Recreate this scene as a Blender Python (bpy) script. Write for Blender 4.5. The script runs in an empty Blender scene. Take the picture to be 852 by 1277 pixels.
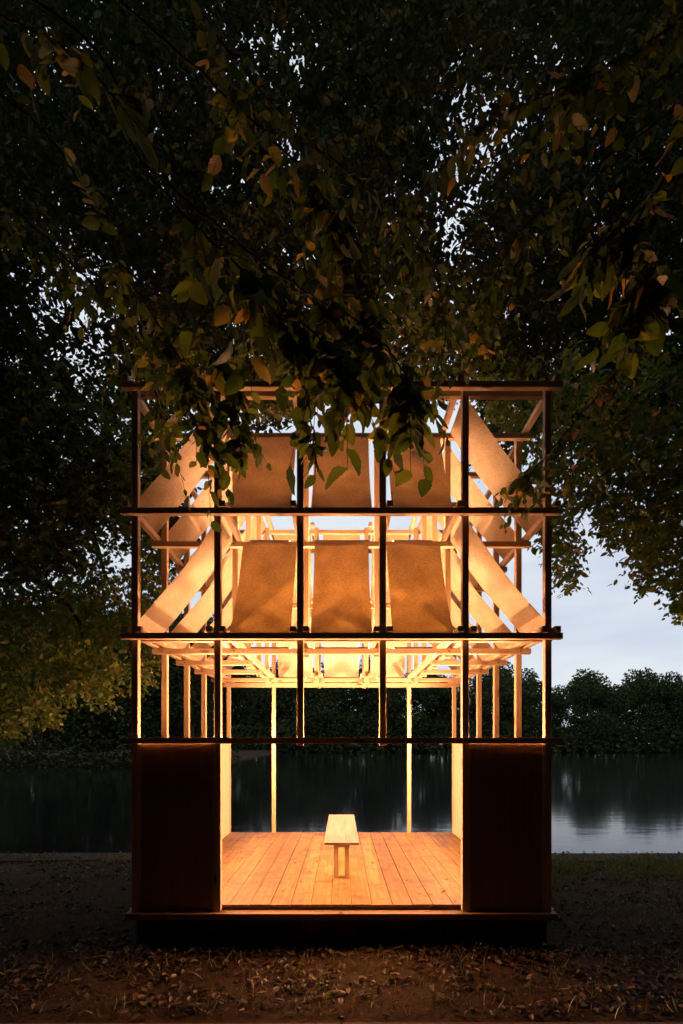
import bpy, bmesh, math, random
import numpy as np
from mathutils import Vector, Matrix

rng = np.random.default_rng(7)
random.seed(7)
scene = bpy.context.scene
COL = scene.collection

# ------------------------------------------------------------------ camera
S = 0.8                    # bay of the pavilion grid (m)
CAM_Y, CAM_Z = -4.82, 1.96
F = 622.0                  # focal length in photograph pixels
HX, HY = 426.0, 927.0      # where the level line of sight meets the photograph
cam_d = bpy.data.cameras.new('camera')
cam = bpy.data.objects.new('camera', cam_d); COL.objects.link(cam)
cam.location = (0, CAM_Y, CAM_Z); cam.rotation_euler = (math.radians(90), 0, 0)
cam_d.sensor_fit = 'HORIZONTAL'; cam_d.sensor_width = 36
cam_d.lens = 36 * F / 852
cam_d.shift_y = (HY - 638.5) / 852
cam_d.clip_start = 0.05; cam_d.clip_end = 3000
scene.camera = cam
scene.render.resolution_x, scene.render.resolution_y = 683, 1024

# ------------------------------------------------------------------ sky
SUN_EL, SUN_ROT = math.radians(3.0), math.radians(-25)
world = bpy.data.worlds.new('World'); scene.world = world; world.use_nodes = True
wn, wl = world.node_tree.nodes, world.node_tree.links
wn.clear()
wo = wn.new('ShaderNodeOutputWorld'); bg = wn.new('ShaderNodeBackground')
sky = wn.new('ShaderNodeTexSky'); sky.sky_type = 'NISHITA'; sky.sun_disc = False
sky.sun_elevation = SUN_EL; sky.sun_rotation = SUN_ROT
sky.air_density = 1.0; sky.dust_density = 1.0; sky.ozone_density = 3.0
tc = wn.new('ShaderNodeTexCoord'); mp = wn.new('ShaderNodeMapping')
mp.inputs['Scale'].default_value = (1.2, 1.2, 4.5)
nz = wn.new('ShaderNodeTexNoise'); nz.inputs['Scale'].default_value = 1.6
nz.inputs['Detail'].default_value = 5; nz.inputs['Roughness'].default_value = 0.55
rp = wn.new('ShaderNodeValToRGB')
rp.color_ramp.elements[0].position = 0.36; rp.color_ramp.elements[0].color = (5.9, 6.6, 7.9, 1)
rp.color_ramp.elements[1].position = 0.62; rp.color_ramp.elements[1].color = (7.6, 8.1, 8.7, 1)
mx = wn.new('ShaderNodeMix'); mx.data_type = 'RGBA'; mx.inputs[0].default_value = 0.9
wl.new(tc.outputs['Generated'], mp.inputs['Vector']); wl.new(mp.outputs['Vector'], nz.inputs['Vector'])
wl.new(nz.outputs['Fac'], rp.inputs['Fac'])
wl.new(sky.outputs['Color'], mx.inputs[6]); wl.new(rp.outputs['Color'], mx.inputs[7])
wl.new(mx.outputs[2], bg.inputs['Color']); wl.new(bg.outputs['Background'], wo.inputs['Surface'])
bg.inputs['Strength'].default_value = 0.112

# the last daylight, from behind the clouds over the lake
sun_d = bpy.data.lights.new('sun', 'SUN'); sun_d.energy = 0.02; sun_d.angle = math.radians(40)
sun_d.color = (0.85, 0.9, 1.0)
sun = bpy.data.objects.new('sun', sun_d); COL.objects.link(sun)
sun.rotation_euler = (math.radians(-80), 0, math.radians(25)); sun.location = (0, 0, 30)

scene.view_settings.view_transform = 'Standard'; scene.view_settings.look = 'None'
scene.view_settings.exposure = 0.0; scene.view_settings.gamma = 1.0
scene.view_settings.use_curve_mapping = False
try:
    scene.cycles.max_bounces = 6; scene.cycles.diffuse_bounces = 4; scene.cycles.transmission_bounces = 4
    scene.cycles.sample_clamp_indirect = 4.0
except Exception:
    pass

# ------------------------------------------------------------------ helpers
def P(u, v, d):
    """world point seen at photograph pixel (u, v) at forward distance d metres"""
    u = np.asarray(u, float); v = np.asarray(v, float); d = np.asarray(d, float)
    return np.stack([(u - HX) / F * d, CAM_Y + d + 0 * u, CAM_Z + (HY - v) / F * d], -1)

def link(name, me, mat=None, parent=None, loc=(0, 0, 0)):
    o = bpy.data.objects.new(name, me); COL.objects.link(o); o.location = loc
    if mat is not None and me is not None and not me.materials:
        me.materials.append(mat)
    if parent is not None: o.parent = parent
    return o

def tag(o, label=None, cat=None, group=None, kind=None):
    if label: o['label'] = label
    if cat: o['category'] = cat
    if group: o['group'] = group
    if kind: o['kind'] = kind
    return o

def thing(name, label, cat, loc=(0, 0, 0), group=None):
    return tag(link(name, None, loc=loc), label, cat, group)

def norm(a):
    return a / np.maximum(np.linalg.norm(a, axis=-1, keepdims=True), 1e-9)

def np_mesh(name, verts, faces, smooth=False, attrs=None, uv=None):
    """faces: (n,k) int array"""
    me = bpy.data.meshes.new(name)
    nv = len(verts); nf, k = faces.shape
    me.vertices.add(nv); me.vertices.foreach_set('co', np.ascontiguousarray(verts, np.float32).ravel())
    me.loops.add(nf * k); me.loops.foreach_set('vertex_index', faces.astype(np.int32).ravel())
    me.polygons.add(nf); me.polygons.foreach_set('loop_start', np.arange(0, nf * k, k, dtype=np.int32))
    me.update(calc_edges=True)
    if smooth: me.polygons.foreach_set('use_smooth', np.ones(nf, bool))
    for key, val in (attrs or {}).items():
        a = me.attributes.new(key, 'FLOAT', 'POINT'); a.data.foreach_set('value', np.asarray(val, np.float32))
    if uv is not None:
        l = me.uv_layers.new(name='UVMap')
        l.data.foreach_set('uv', np.asarray(uv, np.float32)[faces.ravel()].ravel())
    me.validate()
    return me

_box_cache = {}
def box_mesh(sx, sy, sz, bev=0.003):
    key = (round(sx, 4), round(sy, 4), round(sz, 4), bev)
    if key in _box_cache: return _box_cache[key]
    bm = bmesh.new(); bmesh.ops.create_cube(bm, size=1)
    bmesh.ops.scale(bm, vec=(sx, sy, sz), verts=bm.verts)
    if bev: bmesh.ops.bevel(bm, geom=bm.edges[:], offset=bev, segments=1, affect='EDGES')
    me = bpy.data.meshes.new('box'); bm.to_mesh(me); bm.free()
    _box_cache[key] = me
    return me

def box(name, x0, x1, y0, y1, z0, z1, mat, parent=None, bev=0.003):
    me = box_mesh(x1 - x0, y1 - y0, z1 - z0, bev)
    key = ('m', mat.name, me.name)
    if not me.materials: me.materials.append(mat)
    elif me.materials[0] is not mat:
        if key not in _box_cache:
            c = me.copy(); c.materials.clear(); c.materials.append(mat); _box_cache[key] = c
        me = _box_cache[key]
    o = link(name, me, None, None, ((x0 + x1) / 2, (y0 + y1) / 2, (z0 + z1) / 2))
    if parent is not None:
        o.parent = parent
        w = Vector(parent.location)
        if parent.parent is not None: w += Vector(parent.parent.location)
        o.location = Vector(o.location) - w
    return o

def tube(paths, sides=6):
    """paths: list of (points (n,3), radii (n)); one mesh of tapered tubes"""
    V, Fc, base = [], [], 0
    for pts, rad in paths:
        pts = np.asarray(pts, float); rad = np.asarray(rad, float); n = len(pts)
        tan = norm(np.gradient(pts, axis=0))
        ref = np.where(np.abs(tan[:, 2:3]) < 0.9, np.array([[0, 0, 1.0]]), np.array([[1.0, 0, 0]]))
        a = norm(np.cross(tan, ref)); b = np.cross(tan, a)
        th = np.arange(sides) / sides * 2 * math.pi
        ring = pts[:, None] + rad[:, None, None] * (np.cos(th)[None, :, None] * a[:, None] + np.sin(th)[None, :, None] * b[:, None])
        V.append(ring.reshape(-1, 3))
        i = np.arange(n - 1)[:, None] * sides; j = np.arange(sides)[None]; j2 = (j + 1) % sides
        q = np.stack([i + j, i + j2, i + sides + j2, i + sides + j], -1).reshape(-1, 4) + base
        Fc.append(q); base += n * sides
    return np.concatenate(V), np.concatenate(Fc)

def smooth_path(pts, n=24, wob=0.0):
    pts = np.asarray(pts, float); k = len(pts)
    t = np.linspace(0, k - 1, n); i = np.clip(np.floor(t).astype(int), 0, k - 2); f = (t - i)[:, None]
    p0 = pts[np.clip(i - 1, 0, k - 1)]; p1 = pts[i]; p2 = pts[i + 1]; p3 = pts[np.clip(i + 2, 0, k - 1)]
    r = 0.5 * ((2 * p1) + (-p0 + p2) * f + (2 * p0 - 5 * p1 + 4 * p2 - p3) * f ** 2 + (-p0 + 3 * p1 - 3 * p2 + p3) * f ** 3)
    if wob: r[1:-1] += rng.normal(0, wob, (n - 2, 3))
    return r

# ------------------------------------------------------------------ materials
def mat(name):
    m = bpy.data.materials.new(name); m.use_nodes = True
    n = m.node_tree.nodes; n.clear()
    out = n.new('ShaderNodeOutputMaterial')
    return m, n, m.node_tree.links, out

def ramp(n, stops):
    r = n.new('ShaderNodeValToRGB'); e = r.color_ramp.elements
    while len(e) < len(stops): e.new(0.5)
    for el, (p, c) in zip(e, stops): el.position = p; el.color = (*c, 1)
    return r

def wood(name, axis, light, dark, rough=0.55, knots=True, scale=1.0, stain=0.0):
    m, n, l, out = mat(name)
    b = n.new('ShaderNodeBsdfPrincipled'); b.inputs['Roughness'].default_value = rough
    b.inputs['Specular IOR Level'].default_value = 0.3
    tcn = n.new('ShaderNodeTexCoord'); oi = n.new('ShaderNodeObjectInfo')
    add = n.new('ShaderNodeVectorMath'); add.operation = 'ADD'
    mul = n.new('ShaderNodeMath'); mul.operation = 'MULTIPLY'; mul.inputs[1].default_value = 37.0
    l.new(oi.outputs['Random'], mul.inputs[0]); l.new(tcn.outputs['Object'], add.inputs[0]); l.new(mul.outputs[0], add.inputs[1])
    mpn = n.new('ShaderNodeMapping'); sc = [30 * scale] * 3; sc['xyz'.index(axis)] = 1.6 * scale
    mpn.inputs['Scale'].default_value = sc; l.new(add.outputs[0], mpn.inputs['Vector'])
    g = n.new('ShaderNodeTexNoise'); g.inputs['Scale'].default_value = 1.0; g.inputs['Detail'].default_value = 6
    g.inputs['Distortion'].default_value = 0.6; l.new(mpn.outputs['Vector'], g.inputs['Vector'])
    r = ramp(n, [(0.30, dark), (0.50, [(a + c) / 2 for a, c in zip(light, dark)]), (0.68, light)])
    l.new(g.outputs['Fac'], r.inputs['Fac'])
    col = r.outputs['Color']
    hsv = n.new('ShaderNodeHueSaturation')
    vm = n.new('ShaderNodeMapRange'); vm.inputs['To Min'].default_value = 0.82; vm.inputs['To Max'].default_value = 1.1
    l.new(oi.outputs['Random'], vm.inputs['Value']); l.new(vm.outputs[0], hsv.inputs['Value']); l.new(col, hsv.inputs['Color'])
    col = hsv.outputs['Color']
    if knots:
        mk = n.new('ShaderNodeMapping'); sk = [7.0] * 3; sk['xyz'.index(axis)] = 2.2
        mk.inputs['Scale'].default_value = sk; l.new(add.outputs[0], mk.inputs['Vector'])
        vo = n.new('ShaderNodeTexVoronoi'); vo.inputs['Scale'].default_value = 1.0; l.new(mk.outputs['Vector'], vo.inputs['Vector'])
        rk = ramp(n, [(0.06, (1, 1, 1)), (0.17, (0, 0, 0))]); l.new(vo.outputs['Distance'], rk.inputs['Fac'])
        mk2 = n.new('ShaderNodeMix'); mk2.data_type = 'RGBA'; mk2.inputs[7].default_value = (0.16, 0.07, 0.03, 1)
        l.new(rk.outputs['Color'], mk2.inputs[0]); l.new(col, mk2.inputs[6]); col = mk2.outputs[2]
    if stain:
        ms = n.new('ShaderNodeTexNoise'); ms.inputs['Scale'].default_value = 4.2; ms.inputs['Detail'].default_value = 8
        ms.inputs['Roughness'].default_value = 0.7
        geo = n.new('ShaderNodeNewGeometry'); l.new(geo.outputs['Position'], ms.inputs['Vector'])
        rs = ramp(n, [(0.47, (0, 0, 0)), (0.70, (stain,) * 3)]); l.new(ms.outputs['Fac'], rs.inputs['Fac'])
        m2 = n.new('ShaderNodeMix'); m2.data_type = 'RGBA'; m2.inputs[7].default_value = (0.10, 0.05, 0.022, 1)
        l.new(rs.outputs['Color'], m2.inputs[0]); l.new(col, m2.inputs[6]); col = m2.outputs[2]
    l.new(col, b.inputs['Base Color'])
    bp = n.new('ShaderNodeBump'); bp.inputs['Strength'].default_value = 0.25; bp.inputs['Distance'].default_value = 0.003
    l.new(g.outputs['Fac'], bp.inputs['Height']); l.new(bp.outputs['Normal'], b.inputs['Normal'])
    l.new(b.outputs[0], out.inputs['Surface'])
    return m

LT, DK = (0.72, 0.54, 0.36), (0.58, 0.40, 0.23)
W = {a: wood('pine_' + a, a, LT, DK) for a in 'xyz'}
W_floor = wood('floor_pine', 'y', (0.35, 0.205, 0.055), (0.20, 0.105, 0.024), stain=0.95)
W_bench = wood('bench_pine', 'y', (0.36, 0.285, 0.235), (0.25, 0.185, 0.14), knots=False)
W_wall = wood('plywood', 'z', (0.76, 0.60, 0.42), (0.66, 0.49, 0.31), knots=False, scale=0.5)
W_front = wood('front_board', 'z', (0.42, 0.26, 0.17), (0.30, 0.17, 0.10), knots=False, scale=0.6)
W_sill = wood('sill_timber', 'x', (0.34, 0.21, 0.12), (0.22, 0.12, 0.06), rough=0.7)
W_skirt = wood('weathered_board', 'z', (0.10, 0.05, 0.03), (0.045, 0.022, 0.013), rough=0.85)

def fabric_mat():
    m, n, l, out = mat('felt_cloth')
    tcn = n.new('ShaderNodeTexCoord')
    mpn = n.new('ShaderNodeMapping'); mpn.inputs['Scale'].default_value = (38, 62, 1); l.new(tcn.outputs['UV'], mpn.inputs['Vector'])
    g = n.new('ShaderNodeTexNoise'); g.inputs['Scale'].default_value = 1; g.inputs['Detail'].default_value = 4; l.new(mpn.outputs[0], g.inputs['Vector'])
    g2 = n.new('ShaderNodeTexNoise'); g2.inputs['Scale'].default_value = 5; g2.inputs['Detail'].default_value = 5; l.new(tcn.outputs['UV'], g2.inputs['Vector'])
    ad = n.new('ShaderNodeMath'); ad.operation = 'MULTIPLY_ADD'; ad.inputs[1].default_value = 0.65
    sc = n.new('ShaderNodeMath'); sc.operation = 'MULTIPLY'; sc.inputs[1].default_value = 0.35
    l.new(g2.outputs['Fac'], sc.inputs[0]); l.new(g.outputs['Fac'], ad.inputs[0]); l.new(sc.outputs[0], ad.inputs[2])
    r1 = ramp(n, [(0.38, (0.60, 0.47, 0.33)), (0.62, (0.76, 0.64, 0.49))]); l.new(ad.outputs[0], r1.inputs['Fac'])
    r2 = ramp(n, [(0.42, (0.070, 0.034, 0.008)), (0.57, (0.185, 0.106, 0.031))]); l.new(ad.outputs[0], r2.inputs['Fac'])
    d = n.new('ShaderNodeBsdfDiffuse'); t = n.new('ShaderNodeBsdfTranslucent'); mxs = n.new('ShaderNodeMixShader')
    mxs.inputs[0].default_value = 0.42
    l.new(r1.outputs[0], d.inputs['Color']); l.new(r2.outputs[0], t.inputs['Color'])
    bp = n.new('ShaderNodeBump'); bp.inputs['Strength'].default_value = 0.3; bp.inputs['Distance'].default_value = 0.002
    l.new(g.outputs['Fac'], bp.inputs['Height']); l.new(bp.outputs['Normal'], d.inputs['Normal'])
    l.new(d.outputs[0], mxs.inputs[1]); l.new(t.outputs[0], mxs.inputs[2]); l.new(mxs.outputs[0], out.inputs['Surface'])
    return m
FELT = fabric_mat()

def leaf_mat(name, stops, use_attr=True, veins=False, trans=0.38, gloss=0.06):
    m, n, l, out = mat(name)
    if use_attr:
        a = n.new('ShaderNodeAttribute'); a.attribute_name = 'tint'; fac = a.outputs['Fac']
    else:
        a = n.new('ShaderNodeObjectInfo'); fac = a.outputs['Random']
    r = ramp(n, stops); r.color_ramp.interpolation = 'LINEAR'; l.new(fac, r.inputs['Fac'])
    col = r.outputs['Color']; nrm = None
    if veins:
        uv = n.new('ShaderNodeTexCoord'); sx = n.new('ShaderNodeSeparateXYZ'); l.new(uv.outputs['UV'], sx.inputs[0])
        ab = n.new('ShaderNodeMath'); ab.operation = 'ABSOLUTE'; l.new(sx.outputs['Y'], ab.inputs[0])
        # side veins run forward from the midrib
        ma = n.new('ShaderNodeMath'); ma.operation = 'MULTIPLY_ADD'; ma.inputs[1].default_value = -0.75
        l.new(ab.outputs[0], ma.inputs[0]); l.new(sx.outputs['X'], ma.inputs[2])
        mu = n.new('ShaderNodeMath'); mu.operation = 'MULTIPLY'; mu.inputs[1].default_value = 78.0; l.new(ma.outputs[0], mu.inputs[0])
        si = n.new('ShaderNodeMath'); si.operation = 'SINE'; l.new(mu.outputs[0], si.inputs[0])
        rv = n.new('ShaderNodeMapRange'); rv.inputs['From Min'].default_value = 0.55; rv.inputs['From Max'].default_value = 1.0
        l.new(si.outputs[0], rv.inputs['Value'])
        rm = n.new('ShaderNodeMapRange'); rm.inputs['From Min'].default_value = 0.018; rm.inputs['From Max'].default_value = 0.0
        l.new(ab.outputs[0], rm.inputs['Value'])
        mxv = n.new('ShaderNodeMath'); mxv.operation = 'MAXIMUM'; l.new(rv.outputs[0], mxv.inputs[0]); l.new(rm.outputs[0], mxv.inputs[1])
        hs = n.new('ShaderNodeHueSaturation'); hs.inputs['Value'].default_value = 0.55; l.new(col, hs.inputs['Color'])
        mm = n.new('ShaderNodeMix'); mm.data_type = 'RGBA'; l.new(mxv.outputs[0], mm.inputs[0]); l.new(col, mm.inputs[6]); l.new(hs.outputs[0], mm.inputs[7])
        col = mm.outputs[2]
        bp = n.new('ShaderNodeBump'); bp.inputs['Strength'].default_value = 0.5; bp.inputs['Distance'].default_value = 0.003
        l.new(mxv.outputs[0], bp.inputs['Height']); nrm = bp.outputs['Normal']
    d = n.new('ShaderNodeBsdfDiffuse'); t = n.new('ShaderNodeBsdfTranslucent'); mxs = n.new('ShaderNodeMixShader')
    mxs.inputs[0].default_value = trans
    tm = n.new('ShaderNodeMix'); tm.data_type = 'RGBA'; tm.blend_type = 'MULTIPLY'; tm.inputs[0].default_value = 1.0
    tm.inputs[7].default_value = (1.9, 2.0, 1.1, 1); l.new(col, tm.inputs[6])
    l.new(col, d.inputs['Color']); l.new(tm.outputs[2], t.inputs['Color'])
    gl = n.new('ShaderNodeBsdfGlossy'); gl.inputs['Roughness'].default_value = 0.45; gl.inputs['Color'].default_value = (0.6, 0.6, 0.6, 1)
    m3 = n.new('ShaderNodeMixShader'); m3.inputs[0].default_value = gloss
    if nrm is not None:
        l.new(nrm, d.inputs['Normal']); l.new(nrm, gl.inputs['Normal'])
    l.new(d.outputs[0], mxs.inputs[1]); l.new(t.outputs[0], mxs.inputs[2])
    l.new(mxs.outputs[0], m3.inputs[1]); l.new(gl.outputs[0], m3.inputs[2]); l.new(m3.outputs[0], out.inputs['Surface'])
    return m
GREENS = [(0.0, (0.026, 0.043, 0.009)), (0.45, (0.048, 0.070, 0.013)), (0.78, (0.075, 0.092, 0.018)), (0.92, (0.13, 0.115, 0.026)), (0.96, (0.28, 0.17, 0.045)), (1.0, (0.26, 0.12, 0.045))]
LEAF_NEAR = leaf_mat('near_leaf', GREENS, use_attr=False, veins=True, trans=.5)
LEAF_NEAR_STUFF = leaf_mat('near_leaf_mass', GREENS, veins=True, trans=.5)
LEAF_SHADED = leaf_mat('shaded_leaf', [(0.0, (0.020, 0.030, 0.011)), (0.6, (0.034, 0.044, 0.015)), (0.9, (0.055, 0.058, 0.02)), (1.0, (0.11, 0.075, 0.03))], trans=.15, gloss=.015)  # shaded copy of the tree leaf: shade put into the colour
LEAF_LIT = leaf_mat('lamplit_leaf', [(0.0, (0.065, 0.10, 0.018)), (0.6, (0.115, 0.16, 0.028)), (0.93, (0.20, 0.19, 0.035)), (1.0, (0.24, 0.13, 0.05))])  # lit copy of the tree leaf: lamplight put into the colour
LEAF_FAR = leaf_mat('far_leaf', [(0.0, (0.022, 0.032, 0.014)), (0.7, (0.045, 0.055, 0.022)), (1.0, (0.075, 0.075, 0.028))], trans=0.15, gloss=0.0)
LITTER = leaf_mat('dead_leaf', [(0.0, (0.024, 0.013, 0.006)), (0.6, (0.065, 0.034, 0.014)), (1.0, (0.16, 0.09, 0.037))], trans=0.1)
LITTER_OBJ = leaf_mat('dead_leaf_single', [(0.0, (0.06, 0.028, 0.010)), (1.0, (0.24, 0.13, 0.05))], use_attr=False, veins=True, trans=0.1)
GRASS = leaf_mat('grass_blade', [(0.0, (0.06, 0.075, 0.018)), (0.6, (0.11, 0.12, 0.03)), (0.8, (0.14, 0.12, 0.05)), (1.0, (0.22, 0.17, 0.09))], trans=0.2)

def simple(name, stops, scale, rough, bump=0.4, dist=0.01, detail=8):
    m, n, l, out = mat(name)
    b = n.new('ShaderNodeBsdfPrincipled'); b.inputs['Roughness'].default_value = rough
    b.inputs['Specular IOR Level'].default_value = 0.05
    geo = n.new('ShaderNodeNewGeometry')
    g = n.new('ShaderNodeTexNoise'); g.inputs['Scale'].default_value = scale; g.inputs['Detail'].default_value = detail
    g.inputs['Roughness'].default_value = 0.65; l.new(geo.outputs['Position'], g.inputs['Vector'])
    r = ramp(n, stops); l.new(g.outputs['Fac'], r.inputs['Fac']); l.new(r.outputs[0], b.inputs['Base Color'])
    bp = n.new('ShaderNodeBump'); bp.inputs['Strength'].default_value = bump; bp.inputs['Distance'].default_value = dist
    l.new(g.outputs['Fac'], bp.inputs['Height']); l.new(bp.outputs['Normal'], b.inputs['Normal'])
    l.new(b.outputs[0], out.inputs['Surface'])
    return m
SOIL = simple('soil', [(0.3, (0.020, 0.012, 0.007)), (0.7, (0.055, 0.034, 0.020))], 6.0, 0.95, 0.9, 0.03)
BARK = simple('bark', [(0.3, (0.03, 0.024, 0.018)), (0.7, (0.09, 0.07, 0.05))], 14.0, 0.9, 0.9, 0.02)
CONC = simple('concrete_edge', [(0.3, (0.025, 0.02, 0.017)), (0.7, (0.065, 0.054, 0.045))], 5.0, 0.9, 0.5, 0.01)
STEEL = simple('bolt_steel', [(0.3, (0.10, 0.09, 0.08)), (0.7, (0.2, 0.19, 0.18))], 60.0, 0.4)

def water_mat():
    m, n, l, out = mat('lake_water')
    b = n.new('ShaderNodeBsdfPrincipled'); b.inputs['Base Color'].default_value = (0.006, 0.007, 0.007, 1)
    b.inputs['Roughness'].default_value = 0.075; b.inputs['IOR'].default_value = 1.333
    geo = n.new('ShaderNodeNewGeometry'); mpn = n.new('ShaderNodeMapping'); mpn.inputs['Scale'].default_value = (0.5, 1.6, 1)
    l.new(geo.outputs['Position'], mpn.inputs['Vector'])
    g = n.new('ShaderNodeTexNoise'); g.inputs['Scale'].default_value = 1.3; g.inputs['Detail'].default_value = 4; l.new(mpn.outputs[0], g.inputs['Vector'])
    bp = n.new('ShaderNodeBump'); bp.inputs['Strength'].default_value = 0.07; bp.inputs['Distance'].default_value = 0.05
    l.new(g.outputs['Fac'], bp.inputs['Height']); l.new(bp.outputs['Normal'], b.inputs['Normal'])
    l.new(b.outputs[0], out.inputs['Surface'])
    return m
WATER = water_mat()

def led_mat(power):
    m, n, l, out = mat('warm_led')
    e = n.new('ShaderNodeEmission'); e.inputs['Color'].default_value = (1.0, 0.465, 0.215, 1); e.inputs['Strength'].default_value = power
    l.new(e.outputs[0], out.inputs['Surface'])
    return m

# ------------------------------------------------------------------ ground, water
def ground_z(x, y):
    z = np.where(y < 0.5, 0.0, -0.28 * np.clip((y - 0.5) / 4.1, 0, 1))
    z = z + 0.02 * np.sin(x * 1.7 + 0.6 * y) * np.cos(y * 1.3) * (y < 4.7)
    z = np.where(y > 5.0, -0.30 - 1.6 * np.clip((y - 5.05) / 0.3, 0, 1), z)
    arm = np.clip((-x - 13) / 4, 0, 1) * np.clip((y - 47) / 5, 0, 1)
    z = np.where(y > 30, np.maximum(z, -1.9 + 2.1 * arm), z)
    z = np.where(y > 118, np.maximum(z, -1.9 + 2.2 * np.clip((y - 118) / 14, 0, 1)), z)
    return z
gx = np.unique(np.concatenate([np.linspace(-400, -120, 8), np.linspace(-120, -10, 40), np.linspace(-10, 10, 81), np.linspace(10, 400, 14)]))
gy = np.unique(np.concatenate([np.linspace(-120, -6, 10), np.linspace(-6, 6, 61), [5.05, 5.2, 5.35, 8, 30, 36, 38, 40, 42, 44, 46, 47, 48.5, 50, 52, 56, 80], np.linspace(116, 134, 8), [200, 400, 900]]))
XX, YY = np.meshgrid(gx, gy); ZZ = ground_z(XX, YY)
ZZ = ZZ + np.where((np.abs(XX) < 10) & (YY < 4.7) & (YY > -6), rng.normal(0, 0.008, XX.shape), 0)
nx, ny = len(gx), len(gy); i = np.arange(nx * ny).reshape(ny, nx)
q = np.stack([i[:-1, :-1], i[:-1, 1:], i[1:, 1:], i[1:, :-1]], -1).reshape(-1, 4)
tag(link('ground', np_mesh('ground', np.stack([XX, YY, ZZ], -1).reshape(-1, 3), q, True), SOIL), 'dark bare earth of the lake bank', kind='structure')
wv = np.array([[-380, 5.1, -0.55], [380, 5.1, -0.55], [380, 128, -0.55], [-380, 128, -0.55]], float)
tag(link('lake', np_mesh('lake', wv, np.array([[0, 1, 2, 3]])), WATER), 'still dark lake reflecting the far trees', kind='structure')

# concrete bank edge in lengths
bank = tag(link('bank_edge', None), 'low concrete edging along the lake shore', kind='structure')
for kx in range(-12, 12):
    box('slab', kx * 2.0 + 0.006, kx * 2.0 + 1.994, 4.62, 5.28, -0.95, -0.255 + random.uniform(-0.012, 0.012), CONC, bank, 0.012)

edg = thing('timber_edging', 'flat timber edging board lying along the foreground path', 'edging', (0, -1.38, 0))
for kx in range(-3, 3):
    box('board', kx * 2.4 + 0.004, kx * 2.4 + 2.396, -1.52, -1.362, -0.05, 0.026 + random.uniform(-.004, .004), W_skirt, edg, 0.006)

# ------------------------------------------------------------------ pavilion
pav = thing('timber_pavilion', 'open timber frame pavilion lit from inside with sloping cloth panels in its upper storeys', 'pavilion')
T = 0.06; PW = 0.064
LV = {'A': CAM_Z + 3.403, 'B': CAM_Z + 2.194, 'C': CAM_Z + 0.998}       # underside of the cross beams
D0, D1 = CAM_Z - 0.004, CAM_Z + 0.054
SILL0, SILL1, FLOOR = 0.27, 0.33, 0.38
TOP = LV['A'] + T
XE = 2.116                                                             # beam ends
yc = lambda k: PW / 2 + S * k                                          # post centre line
h = PW / 2
# posts
def post(xi, k, z0, z1):
    x = xi * S
    return box('post', x - h, x + h, yc(k) - h, yc(k) + h, z0, z1, W['z'], pav)
for xi in (-2.5, -1.5, -0.5, 0.5, 1.5, 2.5):
    post(xi, 0, D1 - 0.08 if abs(xi) < 1 else SILL1, TOP + 0.005)
    post(xi, 5, LV['C'] - 0.02 if abs(xi) < 1 else SILL1, TOP + 0.005)
for k in (1, 2, 3, 4):
    for xi in (-2.5, 2.5): post(xi, k, SILL1, TOP + 0.005)
    for xi in (-1.5, 1.5): post(xi, k, LV['C'] - 0.03, TOP + 0.005)
for k in (1, 4):
    for xi in (-0.5, 0.5): post(xi, k, LV['C'] - 0.03, TOP + 0.005)
# cross beams: on the outer side of the posts
def xbeam(x0, x1, y0, z0, t=T):
    return box('cross_beam', x0, x1, y0, y0 + T - 0.001, z0, z0 + t, W['x'], pav)
def bolt(x, y, z, sgn=-1):
    o = box('bolt', x - .008, x + .008, y - .006, y + .004, z - .008, z + .008, STEEL, pav, 0.003)
for L, z in LV.items():
    xbeam(-XE, XE, yc(0) - h - T, z)
    if L in 'AC': xbeam(-XE + 0.05, XE - 0.05, yc(0) + h + 0.001, z)
    xbeam(-XE, XE, yc(5) + h + 0.001, z)
    xbeam(-XE + 0.05, XE - 0.05, yc(5) - h - T, z)
    xbeam(-XE, XE, yc(1) - h - T, z); xbeam(-XE, XE, yc(4) + h + 0.001, z)
    for k in (2, 3):
        for s in (-1, 1):
            a, b = sorted((s * 1.43 * S, s * XE)); xbeam(a, b, yc(k) - h - T, z)
    for k in (1, 2, 3):
        for xi in (-2.5, -1.5, 1.5, 2.5): bolt(xi * S, yc(k) - h - T, z + 0.03)
    for xi in (-.5, .5): bolt(xi * S, yc(1) - h - T, z + 0.03)
xbeam(-XE, XE, yc(0) - h - T, D0, D1 - D0)
# depth beams on top of the cross beams
def ybeam(x0, y0, y1, z0):
    return box('depth_beam', x0, x0 + T - 0.001, y0, y1, z0 + 0.001, z0 + T, W['y'], pav)
YF, YB = yc(0) - h - 0.075, yc(5) + h + 0.075
for L, z in LV.items():
    zz = z + T
    for s in (-1, 1):
        e = s * 2.5 * S
        ybeam(e + h if s > 0 else e - h - T, YF, YB, zz)
        if L == 'C': ybeam(e - h - T if s > 0 else e + h, YF, YB, zz)
        m = s * 1.5 * S
        inner = m - h - T if s > 0 else m + h
        outer = m + h if s > 0 else m - h - T
        ybeam(inner, YF, YB, zz)
        if L == 'C': ybeam(outer, YF, YB, zz)
        c = s * 0.5 * S
        for (a, b) in ((YF, yc(1) + h + 0.08), (yc(4) - h - 0.08, YB)):
            ybeam(c + h if s > 0 else c - h - T, a, b, zz)
            if L == 'C': ybeam(c - h - T if s > 0 else c + h, a, b, zz)
for s in (-1, 1):                                                      # rail along the top of the side walls
    e = s * 2.5 * S
    x0 = e + h if s > 0 else e - h - T
    box('side_rail', x0, x0 + T - 0.001, yc(0) - h + 0.001, YB, D0, D1 - 0.001, W['y'], pav)
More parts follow.
